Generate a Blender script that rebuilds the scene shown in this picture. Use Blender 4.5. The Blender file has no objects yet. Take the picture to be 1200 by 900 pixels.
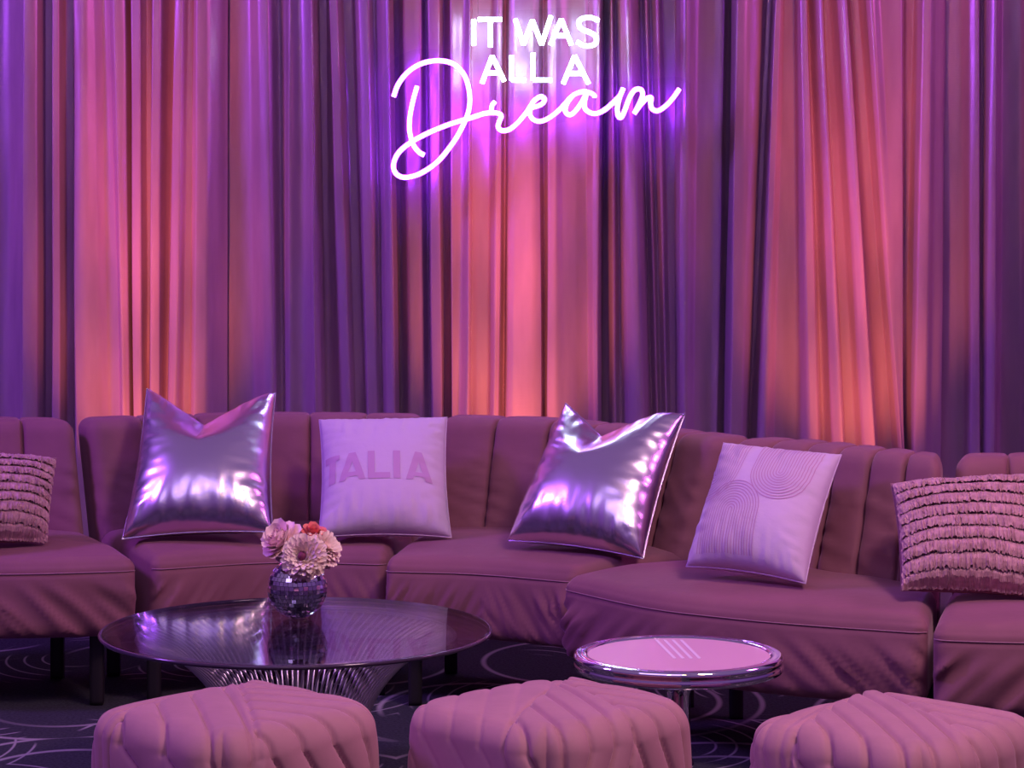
import bpy, bmesh, math, random
from mathutils import Vector, noise, Matrix
PI = math.pi
rnd = random.Random(7)
SC = bpy.context.scene
COL = SC.collection

# ------------------------------------------------------------------ camera
F = 3050.0; CX = 600.0; HY = 200.0; CH = 1.47
cam = bpy.data.cameras.new('camera'); camo = bpy.data.objects.new('camera', cam); COL.objects.link(camo)
cam.sensor_width = 36.0; cam.lens = F / 1200.0 * 36.0
cam.shift_y = -(450.0 - HY) / 1200.0
cam.clip_end = 60
camo.location = (0, 0, CH); camo.rotation_euler = (PI / 2, 0, 0)
SC.camera = camo

def at(px, py, Y):
    """world point seen at pixel (px,py) of the 1200x900 frame at distance Y"""
    return Vector(((px - CX) / F * Y, Y, CH - (py - HY) / F * Y))
def ath(px, py, h):
    Y = F * (CH - h) / (py - HY)
    return Vector(((px - CX) / F * Y, Y))

# ------------------------------------------------------------------ helpers
def smooth(o, on=True):
    for p in o.data.polygons: p.use_smooth = on
def mesh(name, verts, faces, mat=None, parent=None, smooth_on=True, loc=None):
    m = bpy.data.meshes.new(name)
    m.from_pydata([tuple(v) for v in verts], [], faces)
    m.update()
    bm = bmesh.new(); bm.from_mesh(m); bmesh.ops.recalc_face_normals(bm, faces=bm.faces); bm.to_mesh(m); bm.free()
    o = bpy.data.objects.new(name, m); COL.objects.link(o)
    if mat: m.materials.append(mat)
    if parent: o.parent = parent
    if loc is not None: o.location = loc
    if smooth_on: smooth(o)
    return o
def empty(name, loc=(0, 0, 0), rz=0.0):
    o = bpy.data.objects.new(name, None); COL.objects.link(o)
    o.location = loc; o.rotation_euler = (0, 0, rz); o.empty_display_size = .05
    return o
def tag(o, label=None, cat=None, group=None, kind=None):
    if label: o['label'] = label
    if cat: o['category'] = cat
    if group: o['group'] = group
    if kind: o['kind'] = kind
    return o
def sst(a, b, x):
    if a == b: return 0.0 if x < a else 1.0
    t = max(0.0, min(1.0, (x - a) / (b - a))); return t * t * (3 - 2 * t)
def lerp(a, b, t): return a + (b - a) * t

class Curve2:
    """smooth plan curve through points, parametrised 0..1 by length"""
    def __init__(s, pts, n=24):
        P = [Vector(p) for p in pts]
        if len(P) == 2:
            d = [lerp(P[0], P[1], i / 40) for i in range(41)]
        else:
            Q = [P[0] * 2 - P[1]] + P + [P[-1] * 2 - P[-2]]
            d = []
            for i in range(1, len(Q) - 2):
                for k in range(n):
                    t = k / n
                    a, b, c, e = Q[i - 1], Q[i], Q[i + 1], Q[i + 2]
                    d.append(0.5 * ((2 * b) + (c - a) * t + (2 * a - 5 * b + 4 * c - e) * t * t + (3 * b - a - 3 * c + e) * t ** 3))
            d.append(P[-1])
        s.d = d; s.L = [0]
        for i in range(1, len(d)): s.L.append(s.L[-1] + (d[i] - d[i - 1]).length)
        s.len = s.L[-1]
    def __call__(s, t):
        x = t * s.len
        if x <= 0: return s.d[0] + (s.d[1] - s.d[0]).normalized() * x
        if x >= s.len: return s.d[-1] + (s.d[-1] - s.d[-2]).normalized() * (x - s.len)
        lo, hi = 0, len(s.L) - 1
        while hi - lo > 1:
            m = (lo + hi) // 2
            if s.L[m] <= x: lo = m
            else: hi = m
        k = (x - s.L[lo]) / max(1e-9, s.L[hi] - s.L[lo])
        return lerp(s.d[lo], s.d[hi], k)

def rbox(hx, hy, hz, r, res, extra=()):
    """rounded box as a fine grid: (verts, faces); corner radius r"""
    def axis(h):
        n = max(2, int(round(2 * h / res)))
        return [-h + 2 * h * i / n for i in range(n + 1)]
    ax, ay, az = axis(hx), axis(hy), axis(hz)
    for q in extra: ax = [x for x in ax if abs(x - q) > .0085] + [q - .008, q - .004, q - .002, q, q + .002, q + .004, q + .008]
    ax.sort()
    idx = {}; V = []; Fc = []
    def vid(p):
        k = (round(p[0], 5), round(p[1], 5), round(p[2], 5))
        if k not in idx:
            idx[k] = len(V)
            c = Vector((max(-hx + r, min(hx - r, p[0])), max(-hy + r, min(hy - r, p[1])), max(-hz + r, min(hz - r, p[2]))))
            d = Vector(p) - c
            V.append(c + d.normalized() * r if d.length > 1e-9 else Vector(p))
        return idx[k]
    def face(A, B, f):
        for i in range(len(A) - 1):
            for j in range(len(B) - 1):
                Fc.append([vid(f(A[i], B[j])), vid(f(A[i + 1], B[j])), vid(f(A[i + 1], B[j + 1])), vid(f(A[i], B[j + 1]))])
    for s in (-1, 1):
        face(ax, ay, lambda a, b: (a, b, s * hz))
        face(ax, az, lambda a, b: (a, s * hy, b))
        face(ay, az, lambda a, b: (s * hx, a, b))
    return V, Fc

def tube(pts, r, n=8, closed=False, cap=True):
    V = []; Fc = []
    P = [Vector(p) for p in pts]; N = len(P)
    up = Vector((0, 0, 1))
    prev = None
    for i in range(N):
        if closed: t = (P[(i + 1) % N] - P[i - 1]).normalized()
        else: t = (P[min(N - 1, i + 1)] - P[max(0, i - 1)]).normalized()
        if prev is None:
            a = t.orthogonal().normalized()
        else:
            a = (prev - t * prev.dot(t))
            a = a.normalized() if a.length > 1e-6 else t.orthogonal().normalized()
        prev = a; b = t.cross(a)
        for k in range(n):
            q = 2 * PI * k / n
            V.append(P[i] + (a * math.cos(q) + b * math.sin(q)) * r)
    M = N if closed else N - 1
    for i in range(M):
        for k in range(n):
            i2 = (i + 1) % N
            Fc.append([i * n + k, i * n + (k + 1) % n, i2 * n + (k + 1) % n, i2 * n + k])
    if cap and not closed:
        Fc.append(list(range(n))[::-1]); Fc.append([(N - 1) * n + k for k in range(n)])
    return V, Fc
def join(*parts):
    V = []; Fc = []
    for v, f in parts:
        b = len(V); V += list(v); Fc += [[i + b for i in q] for q in f]
    return V, Fc
def lathe(prof, n=64, close=False):
    V = []; Fc = []
    for (r, z) in prof:
        for k in range(n):
            a = 2 * PI * k / n
            V.append(Vector((r * math.cos(a), r * math.sin(a), z)))
    m = len(prof)
    for i in range(m if close else m - 1):
        j = (i + 1) % m
        for k in range(n):
            Fc.append([i * n + k, i * n + (k + 1) % n, j * n + (k + 1) % n, j * n + k])
    if not close:
        if prof[0][0] > 1e-6: Fc.append([k for k in range(n)])
        if prof[-1][0] > 1e-6: Fc.append([(m - 1) * n + k for k in range(n)])
    return V, Fc
def bevel_box(x0, x1, y0, y1, z0, z1, r=.004):
    V, Fc = rbox((x1 - x0) / 2, (y1 - y0) / 2, (z1 - z0) / 2, r, max(.01, min(x1 - x0, y1 - y0, z1 - z0) / 3))
    c = Vector(((x0 + x1) / 2, (y0 + y1) / 2, (z0 + z1) / 2))
    return [v + c for v in V], Fc
def ns(x, y=0.0, z=0.0): return noise.noise(Vector((x, y, z)))

# ------------------------------------------------------------------ materials
def new_mat(name):
    m = bpy.data.materials.new(name); m.use_nodes = True
    nt = m.node_tree; b = nt.nodes['Principled BSDF']
    return m, nt, b
def principled(name, col, rough=.5, metal=0.0, sheen=0.0, sheen_col=None, coat=0.0, var=0.0, vscale=40, bump=0.0, bscale=200, spec=None, aniso=0.0):
    m, nt, b = new_mat(name)
    b.inputs['Base Color'].default_value = (*col, 1); b.inputs['Roughness'].default_value = rough
    b.inputs['Metallic'].default_value = metal
    if spec is not None: b.inputs['Specular IOR Level'].default_value = spec
    if sheen:
        b.inputs['Sheen Weight'].default_value = sheen; b.inputs['Sheen Roughness'].default_value = .35
        b.inputs['Sheen Tint'].default_value = (*(sheen_col or (1, 1, 1)), 1)
    if coat: b.inputs['Coat Weight'].default_value = coat; b.inputs['Coat Roughness'].default_value = .05
    if var or bump:
        tc = nt.nodes.new('ShaderNodeTexCoord')
    if var:
        n = nt.nodes.new('ShaderNodeTexNoise'); n.inputs['Scale'].default_value = vscale; n.inputs['Detail'].default_value = 4
        nt.links.new(tc.outputs['Object'], n.inputs['Vector'])
        r = nt.nodes.new('ShaderNodeValToRGB')
        r.color_ramp.elements[0].position = .3; r.color_ramp.elements[1].position = .7
        r.color_ramp.elements[0].color = (*[c * (1 - var) for c in col], 1)
        r.color_ramp.elements[1].color = (*[min(1, c * (1 + var)) for c in col], 1)
        nt.links.new(n.outputs['Fac'], r.inputs['Fac']); nt.links.new(r.outputs['Color'], b.inputs['Base Color'])
    if bump:
        n2 = nt.nodes.new('ShaderNodeTexNoise'); n2.inputs['Scale'].default_value = bscale; n2.inputs['Detail'].default_value = 3
        nt.links.new(tc.outputs['Object'], n2.inputs['Vector'])
        bp = nt.nodes.new('ShaderNodeBump'); bp.inputs['Strength'].default_value = bump; bp.inputs['Distance'].default_value = .004
        nt.links.new(n2.outputs['Fac'], bp.inputs['Height']); nt.links.new(bp.outputs['Normal'], b.inputs['Normal'])
    return m
def emis(name, col, s):
    m, nt, b = new_mat(name)
    b.inputs['Base Color'].default_value = (.8, .8, .8, 1)
    b.inputs['Emission Color'].default_value = (*col, 1); b.inputs['Emission Strength'].default_value = s
    return m

M_velvet = principled('mauve_velvet', (.250, .098, .136), .75, sheen=.35, sheen_col=(.95, .6, .8), var=.07, vscale=9, bump=.12, bscale=60, spec=.2)
M_pouf = principled('dusty_pink_velvet', (.43, .205, .245), .75, sheen=.4, sheen_col=(1, .7, .8), var=.06, vscale=12, bump=.08, bscale=90, spec=.2)
M_piping = principled('mauve_piping', (.33, .15, .22), .7, sheen=.3)
M_black = principled('black_wood', (.012, .009, .012), .45)
M_lilac = principled('lilac_cotton', (.62, .46, .66), .8, sheen=.2, bump=.2, bscale=70, spec=.2)
M_print = principled('pink_print', (.54, .30, .53), .8, spec=.2)
M_line = principled('rose_line_print', (.52, .27, .47), .8, spec=.2)
M_fringe = principled('pink_fringe_yarn', (.50, .27, .32), .7, sheen=.4, sheen_col=(1, .75, .75), var=.25, vscale=60, spec=.25)
M_fringe_base = principled('dark_pink_backing', (.32, .14, .19), .9)
M_chrome = principled('polished_chrome', (.86, .80, .86), .06, metal=1)
M_wire = principled('polished_wire', (.72, .66, .72), .3, metal=.85)
M_pink_top = principled('pink_lacquer', (.70, .36, .52), .4, coat=.06)
M_white_stripe = principled('pale_stripe', (.85, .66, .82), .4)
M_stem = principled('flower_stem', (.10, .16, .05), .6)
M_cream = principled('cream_petal', (1.0, .80, .70), .6, sheen=.3)
M_pale = principled('pale_pink_petal', (1.0, .74, .72), .6, sheen=.3)
M_coral = principled('coral_petal', (.85, .22, .20), .55, sheen=.2)
M_dark_centre = principled('wine_flower_centre', (.18, .02, .07), .7)
M_wall = principled('dark_wall_paint', (.05, .03, .06), .9)

def metal_pillow(name, tint):
    m, nt, b = new_mat(name)
    b.inputs['Metallic'].default_value = 1; b.inputs['Roughness'].default_value = .27
    b.inputs['Base Color'].default_value = (*tint, 1)
    tc = nt.nodes.new('ShaderNodeTexCoord')
    n = nt.nodes.new('ShaderNodeTexNoise'); n.inputs['Scale'].default_value = 7; n.inputs['Detail'].default_value = 2
    nt.links.new(tc.outputs['Object'], n.inputs['Vector'])
    bp = nt.nodes.new('ShaderNodeBump'); bp.inputs['Strength'].default_value = .12; bp.inputs['Distance'].default_value = .02
    nt.links.new(n.outputs['Fac'], bp.inputs['Height']); nt.links.new(bp.outputs['Normal'], b.inputs['Normal'])
    return m
M_foil = metal_pillow('silver_lilac_foil', (.80, .70, .84))

def satin():
    m, nt, b = new_mat('mauve_satin')
    tc = nt.nodes.new('ShaderNodeTexCoord')
    mp = nt.nodes.new('ShaderNodeMapping'); mp.inputs['Scale'].default_value = (7, 7, 1.2)
    n = nt.nodes.new('ShaderNodeTexNoise'); n.inputs['Scale'].default_value = 3; n.inputs['Detail'].default_value = 5
    nt.links.new(tc.outputs['Object'], mp.inputs['Vector']); nt.links.new(mp.outputs['Vector'], n.inputs['Vector'])
    r = nt.nodes.new('ShaderNodeValToRGB')
    r.color_ramp.elements[0].position = .3; r.color_ramp.elements[1].position = .7
    r.color_ramp.elements[0].color = (.50, .30, .50, 1); r.color_ramp.elements[1].color = (.60, .37, .59, 1)
    nt.links.new(n.outputs['Fac'], r.inputs['Fac']); nt.links.new(r.outputs['Color'], b.inputs['Base Color'])
    b.inputs['Metallic'].default_value = .55
    b.inputs['Roughness'].default_value = .31
    # slub weave: very fine horizontal threads + faint crumple
    mp2 = nt.nodes.new('ShaderNodeMapping'); mp2.inputs['Scale'].default_value = (30, 30, 260)
    n2 = nt.nodes.new('ShaderNodeTexNoise'); n2.inputs['Scale'].default_value = 1; n2.inputs['Detail'].default_value = 2
    nt.links.new(tc.outputs['Object'], mp2.inputs['Vector']); nt.links.new(mp2.outputs['Vector'], n2.inputs['Vector'])
    bp = nt.nodes.new('ShaderNodeBump'); bp.inputs['Strength'].default_value = .12; bp.inputs['Distance'].default_value = .003
    nt.links.new(n2.outputs['Fac'], bp.inputs['Height']); nt.links.new(bp.outputs['Normal'], b.inputs['Normal'])
    return m
M_satin = satin()

def glass_mat(name, tint, rough=.0, ior=1.5, refl=1.0):
    m = bpy.data.materials.new(name); m.use_nodes = True; nt = m.node_tree; nt.nodes.clear()
    out = nt.nodes.new('ShaderNodeOutputMaterial'); mix = nt.nodes.new('ShaderNodeMixShader')
    fr = nt.nodes.new('ShaderNodeFresnel'); fr.inputs['IOR'].default_value = ior
    tr = nt.nodes.new('ShaderNodeBsdfTransparent'); tr.inputs['Color'].default_value = (*tint, 1)
    gl = nt.nodes.new('ShaderNodeBsdfGlossy'); gl.inputs['Roughness'].default_value = rough
    ml = nt.nodes.new('ShaderNodeMath'); ml.operation = 'MULTIPLY'; ml.inputs[1].default_value = refl
    nt.links.new(fr.outputs[0], ml.inputs[0]); nt.links.new(ml.outputs[0], mix.inputs[0]); nt.links.new(tr.outputs[0], mix.inputs[1]); nt.links.new(gl.outputs[0], mix.inputs[2])
    nt.links.new(mix.outputs[0], out.inputs[0])
    return m
M_glass = glass_mat('smoked_glass', (.84, .80, .87), ior=1.42, refl=.80)
M_acrylic = glass_mat('clear_acrylic', (.97, .97, .98), ior=1.25)

def carpet():
    m, nt, b = new_mat('swirl_carpet')
    N = nt.nodes; Lk = nt.links
    tc = N.new('ShaderNodeTexCoord')
    def rings(scale, offs, freq, lo, hi, rad):
        mp = N.new('ShaderNodeMapping'); mp.inputs['Location'].default_value = offs; mp.inputs['Scale'].default_value = (1, .75, 1)
        Lk.new(tc.outputs['Object'], mp.inputs['Vector'])
        v = N.new('ShaderNodeTexVoronoi'); v.inputs['Scale'].default_value = scale; v.inputs['Randomness'].default_value = .8
        v.voronoi_dimensions = '2D'
        Lk.new(mp.outputs['Vector'], v.inputs['Vector'])
        # offset the circle centres so the rings open into crescents
        s = N.new('ShaderNodeMath'); s.operation = 'MULTIPLY'; s.inputs[1].default_value = freq
        Lk.new(v.outputs['Distance'], s.inputs[0])
        fr = N.new('ShaderNodeMath'); fr.operation = 'FRACT'; Lk.new(s.outputs[0], fr.inputs[0])
        rmp = N.new('ShaderNodeValToRGB'); rmp.color_ramp.interpolation = 'LINEAR'
        e = rmp.color_ramp.elements
        e[0].position = .03; e[0].color = (0, 0, 0, 1); e[1].position = .22; e[1].color = (0, 0, 0, 1)
        a = e.new(.10); a.color = (1, 1, 1, 1); a = e.new(.15); a.color = (1, 1, 1, 1)
        Lk.new(fr.outputs[0], rmp.inputs['Fac'])
        # keep the strokes only where a slow noise allows, so they taper off
        n = N.new('ShaderNodeTexNoise'); n.inputs['Scale'].default_value = scale * 1.3; n.inputs['Detail'].default_value = 1
        Lk.new(mp.outputs['Vector'], n.inputs['Vector'])
        r2 = N.new('ShaderNodeValToRGB'); r2.color_ramp.elements[0].position = lo; r2.color_ramp.elements[1].position = hi
        Lk.new(n.outputs['Fac'], r2.inputs['Fac'])
        gt = N.new('ShaderNodeMath'); gt.operation = 'GREATER_THAN'; gt.inputs[1].default_value = 1.9 / freq
        Lk.new(v.outputs['Distance'], gt.inputs[0])
        m0 = N.new('ShaderNodeMath'); m0.operation = 'MULTIPLY'; Lk.new(gt.outputs[0], m0.inputs[0]); Lk.new(r2.outputs['Color'], m0.inputs[1])
        r2 = m0
        mu = N.new('ShaderNodeMath'); mu.operation = 'MULTIPLY'
        Lk.new(rmp.outputs['Color'], mu.inputs[0]); Lk.new(r2.outputs[0], mu.inputs[1])
        return mu
    r1 = rings(1.7, (.3, .1, 0), 5.0, .42, .5, 1); r2 = rings(1.1, (4.2, 2.7, 0), 3.0, .40, .47, 1); r3 = rings(2.1, (9.2, 5.7, 0), 9.0, .52, .58, 1)
    mx = N.new('ShaderNodeMath'); mx.operation = 'MAXIMUM'; Lk.new(r1.outputs[0], mx.inputs[0]); Lk.new(r2.outputs[0], mx.inputs[1])
    mx2 = N.new('ShaderNodeMath'); mx2.operation = 'MAXIMUM'; Lk.new(mx.outputs[0], mx2.inputs[0]); Lk.new(r3.outputs[0], mx2.inputs[1])
    n = N.new('ShaderNodeTexNoise'); n.inputs['Scale'].default_value = 120; n.inputs['Detail'].default_value = 3
    Lk.new(tc.outputs['Object'], n.inputs['Vector'])
    base = N.new('ShaderNodeValToRGB')
    base.color_ramp.elements[0].position = .3; base.color_ramp.elements[0].color = (.022, .022, .030, 1)
    base.color_ramp.elements[1].position = .7; base.color_ramp.elements[1].color = (.048, .047, .062, 1)
    Lk.new(n.outputs['Fac'], base.inputs['Fac'])
    mix = N.new('ShaderNodeMix'); mix.data_type = 'RGBA'
    Lk.new(mx2.outputs[0], mix.inputs['Factor']); Lk.new(base.outputs['Color'], mix.inputs['A'])
    mix.inputs['B'].default_value = (.29, .25, .28, 1)
    Lk.new(mix.outputs['Result'], b.inputs['Base Color'])
    b.inputs['Roughness'].default_value = .95; b.inputs['Specular IOR Level'].default_value = .1
    bp = N.new('ShaderNodeBump'); bp.inputs['Strength'].default_value = .4; bp.inputs['Distance'].default_value = .004
    Lk.new(n.outputs['Fac'], bp.inputs['Height']); Lk.new(bp.outputs['Normal'], b.inputs['Normal'])
    return m
M_carpet = carpet()

# ------------------------------------------------------------------ setting
fl = mesh('floor', [(-6, -1.5, 0), (6, -1.5, 0), (6, 9.2, 0), (-6, 9.2, 0)], [[0, 1, 2, 3]], M_carpet, smooth_on=False)
tag(fl, kind='structure', label='dark charcoal carpet with pale curved swirl lines')
V, Fc = bevel_box(-6, 6, 8.9, 9.05, 0, 4.0, .002)
wb = mesh('wall_back', V, Fc, M_wall, smooth_on=False); tag(wb, kind='structure', label='dark wall behind the satin drapes')

# ------------------------------------------------------------------ curtains
CY = 8.45; AMP = .095
def cx(px): return (px - CX) / F * 8.38
ZB, ZT = CH - 290 / F * 8.38, CH + 200 / F * 8.38      # heights seen at y=490 and y=0
def curtain(keys, label, seed, ztop=3.3, yoff=0.0, nz=56):
    """keys: (x at y=0, x at y=490, depth 0..1) left to right"""
    rows = []
    V = []; Fc = []
    per = 9
    for j in range(nz + 1):
        z = 0.012 + (ztop - 0.012) * j / nz
        t = (z - ZB) / (ZT - ZB)                       # 0 bottom of view, 1 top
        tt = max(-.25, min(1.6, t))
        ks = []
        for i, (a, b, d) in enumerate(keys):
            x = lerp(cx(b), cx(a), tt)
            wob = 0.004 * ns(seed + i * 3.1, z * 1.4)
            dd = d + .10 * ns(seed * 1.7 + i * 5.3, z * .9 + 4) * (0 if i in (0, len(keys) - 1) else 1)
            ks.append([x + wob, dd])
        for i in range(1, len(ks)):
            if ks[i][0] < ks[i - 1][0] + .004: ks[i][0] = ks[i - 1][0] + .004
        row = []
        m = len(ks)
        dl = [(ks[i + 1][1] - ks[i][1]) / (ks[i + 1][0] - ks[i][0]) for i in range(m - 1)]
        sl = [dl[0] * .5]
        for i in range(1, m - 1):
            a, b = dl[i - 1], dl[i]
            sl.append(0.0 if a * b <= 0 else 2 * a * b / (a + b))
        sl.append(dl[-1] * .5)
        for i in range(m - 1):
            (x0, d0), (x1, d1) = ks[i], ks[i + 1]
            h = x1 - x0
            for k in range(per):
                s = k / per
                row.append((lerp(x0, x1, s), (1 + 2 * s) * (1 - s) ** 2 * d0 + s * (1 - s) ** 2 * h * sl[i]
                            + s * s * (3 - 2 * s) * d1 + s * s * (s - 1) * h * sl[i + 1]))
        row.append((ks[-1][0], ks[-1][1]))
        for (x, d) in row:
            w = .0035 * ns(x * 14 + seed, z * 2.2, 3) + .0016 * ns(x * 40, z * 22, seed)
            V.append((x, CY + yoff - AMP * d - w, z))
        rows.append(len(row))
    n = rows[0]
    for j in range(nz):
        for i in range(n - 1):
            Fc.append([j * n + i, j * n + i + 1, (j + 1) * n + i + 1, (j + 1) * n + i])
    o = mesh('curtain_panel', V, Fc, M_satin)
    md = o.modifiers.new('cloth_thickness', 'SOLIDIFY'); md.thickness = .0015; md.offset = 1
    return tag(o, label, 'curtain', 'satin drapes across the back wall')

A_k = [(-330, -330, .2), (-300, -305, .9), (-270, -270, .1), (-236, -232, .95), (-205, -205, .2), (-170, -172, .8), (-140, -138, .1),
       (-100, -104, .95), (-70, -70, .3), (-36, -36, .85), (-8, -10, .1), (6, 4, .15), (24, 24, .75), (30, 28, 1.0), (44, 44, .85), (50, 50, .15), (58, 57, .12), (63, 62, .85), (69, 70, .8), (74, 75, .15), (86, 85, .1)]
B_k = [(84, 84, .1), (88, 91, .92), (97, 96, .95), (108, 116, .75), (120, 128, .45), (128, 140, .55), (135, 146, 1.0), (146, 152, .85), (151, 155, .2), (155, 158, .85),
       (164, 166, .9), (169, 170, .2), (176, 172, .25), (181, 178, .95), (188, 186, .9), (196, 190, .25), (203, 193, .1), (207, 198, .9), (214, 206, 1.0), (221, 215, .6), (226, 222, .62), (233, 230, 1.0), (243, 240, .9), (254, 252, .5), (265, 264, .1)]
C_k = [(262, 260, .05), (275, 272, .12), (290, 294, .2), (303, 312, .62), (312, 320, .7), (325, 330, .25), (333, 336, .45), (339, 340, .75), (350, 354, .6), (361, 366, .8), (365, 371, 1.1), (369, 378, .9), (373, 381, .25), (381, 384, .2), (386, 402, .72), (394, 411, .8), (401, 417, .2), (410, 426, .2), (420, 432, .7), (430, 441, .75), (438, 447, .45), (449, 455, .95), (456, 463, 1.1), (460, 468, .3)]
D_k = [(457, 463, .05), (466, 470, .12), (474, 482, .55), (492, 492, .5), (499, 503, .12), (502, 508, .85), (514, 518, .9), (519, 521, .1), (524, 527, .25), (528, 530, .75), (544, 536, .7), (551, 549, 1.0), (554, 552, .35), (560, 560, .4), (575, 570, .45), (584, 579, .9), (589, 583, .85), (592, 590, .1), (597, 592, .7), (606, 602, .95), (622, 622, .98), (631, 634, .85), (637, 638, .15), (642, 642, .8), (650, 650, .9), (657, 664, .6), (672, 678, .42), (685, 690, .35), (694, 696, .8), (702, 700, .9), (708, 706, .15)]
E_k = [(701, 699, .0), (708, 707, .0), (713, 713, .25), (717, 720, .6), (722, 728, .15), (727, 738, .65), (736, 752, .9), (746, 760, .55), (752, 765, .1), (757, 771, .4), (763, 776, .15), (770, 782, .5), (778, 788, .1), (792, 793, .08), (797, 797, .75), (804, 803, .85), (820, 815, .5), (838, 832, .42), (848, 840, .45), (857, 847, .1), (866, 856, .0)]
F_k = [(859, 850, .3), (863, 856, 1.0), (872, 868, .95), (884, 874, .7), (896, 879, .3), (902, 876, .1), (906, 882, .1), (909, 890, .85), (914, 896, .9), (920, 910, .35), (932, 934, .3), (938, 948, .85), (944, 956, .9), (948, 966, .3), (954, 976, .75), (962, 985, .95), (967, 992, .25), (974, 1002, .3), (982, 1012, .8), (990, 1022, 1.0), (995, 1028, .3), (1000, 1040, .05), (1008, 1046, .05), (1014, 1050, .7), (1020, 1053, .9), (1032, 1056, .8), (1056, 1058, .75), (1064, 1060, .25), (1073, 1062, .2), (1080, 1072, .95), (1088, 1082, 1.0), (1097, 1092, .7), (1108, 1104, .45), (1112, 1106, .1)]
G_k = [(1106, 1104, .05), (1118, 1114, .05), (1128, 1132, .2), (1140, 1140, .5), (1147, 1148, .6), (1154, 1152, .3), (1160, 1156, .75), (1167, 1164, .85), (1174, 1170, .3), (1180, 1178, .05), (1200, 1200, .1), (1218, 1214, .9), (1240, 1240, .3), (1262, 1260, .9), (1290, 1290, .1), (1318, 1320, .9), (1345, 1345, .2), (1380, 1378, .95), (1410, 1412, .1), (1440, 1440, .8), (1475, 1475, .1), (1510, 1510, .8), (1530, 1530, .2)]
curtain(A_k, 'mauve satin drape hanging at the far left end, mostly in shade', 1.3)
curtain(B_k, 'satin drape lit coral from below, behind the left silver cushion', 8.1, yoff=-.004)
curtain(C_k, 'purple satin drape with one bright white fold, behind the lettered lilac cushion', 15.7)
curtain(D_k, 'satin drape right behind the neon sign, glowing orange below it', 22.9, yoff=-.004)
curtain(E_k, 'dark violet satin drape behind the tail end of the neon script', 31.2)
curtain(F_k, 'coral and rose satin drape with slanting folds, right of the neon sign', 38.4, yoff=-.004)
curtain(G_k, 'dark plum satin drape at the far right end of the row', 47.9)

# ------------------------------------------------------------------ neon sign
NY = 8.235
def npt(zx, zy, ox, oy, sc, dy=0.0):
    return at(ox + zx / sc, oy + zy / sc, NY) + Vector((0, dy, 0))
def cat3(P, n=10):
    if len(P) == 2: return [lerp(P[0], P[1], i / 6) for i in range(7)]
    Q = [P[0] * 2 - P[1]] + P + [P[-1] * 2 - P[-2]]; d = []
    for i in range(1, len(Q) - 2):
        a, b, c, e = Q[i - 1:i + 3]
        for k in range(n):
            t = k / n
            d.append(0.5 * ((2 * b) + (c - a) * t + (2 * a - 5 * b + 4 * c - e) * t * t + (3 * b - a - 3 * c + e) * t ** 3))
    d.append(P[-1]); return d
M_white_core = emis('white_neon', (.62, .93, 1.0), 36.0)
M_white_side = emis('cool_white_silicone', (.55, .88, 1.0), 9)
M_purple_core = emis('lilac_neon', (.44, .30, 1.0), 16.0)
M_purple_side = emis('violet_silicone', (.30, .02, 1.0), 22)
sign = empty('neon_sign', (0, NY + .012, 1.6))
tag(sign, 'white and violet neon sign of capitals and script hanging before the drapes', 'neon sign')
def rel(pts, o): return [Vector(p) - Vector(o.location) for p in pts]
def neon(strokes, core, side, name, r=.0058):
    cs = []; ss = []
    for s in strokes:
        c = tube(s, r, 8)
        cs.append(c)
        # silicone housing behind the tube
        ss.append(tube([p + Vector((0, .006, 0)) for p in s], r * 1.35, 8))
    V, Fc = join(*cs)
    o = mesh(name, rel(V, sign), Fc, core, sign)
    V, Fc = join(*ss)
    h = mesh('housing', rel(V, sign), Fc, side, o)
    return o
def caps(pts, name='capital_letter'):
    return [cat3([npt(x, y, 540, 5, 6.667) for x, y in s]) if len(s) > 3 else
            sum([cat3([npt(*s[i], 540, 5, 6.667), npt(*s[i + 1], 540, 5, 6.667)]) for i in range(len(s) - 1)], []) for s in pts]
LET = [
    [[(100, 118), (100, 320)]],                                                        # I
    [[(135, 118), (320, 118)], [(232, 118), (232, 335)]],                              # T
    [[(425, 115), (490, 315)], [(490, 315), (560, 125)], [(560, 125), (632, 315)], [(632, 315), (705, 90)]],   # W
    [[(700, 318), (785, 115)], [(785, 115), (865, 318)], [(730, 245), (838, 245)]],    # A
    [[(1080, 128), (1010, 102), (930, 122), (935, 185), (1000, 215), (1055, 250), (1050, 310), (975, 325), (905, 292)]],  # S
    [[(165, 618), (245, 405)], [(245, 405), (340, 602)], [(205, 535), (305, 535)]],    # A
    [[(395, 400), (395, 592)], [(395, 592), (510, 592)]],                              # L
    [[(565, 380), (565, 592)], [(565, 592), (710, 592)]],                              # L
    [[(800, 622), (890, 402)], [(890, 402), (1000, 622)], [(840, 540), (955, 540)]],   # A
]
for L in LET: neon(caps(L), M_white_core, M_white_side, 'capital_letter_tube', .0054)
def d1(x, y): return npt(x, y, 450, 60, 5.625)
def d2(x, y): return npt(x, y, 550, 90, 9.23)
def d3(x, y): return npt(x, y, 660, 90, 8.0)
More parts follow.
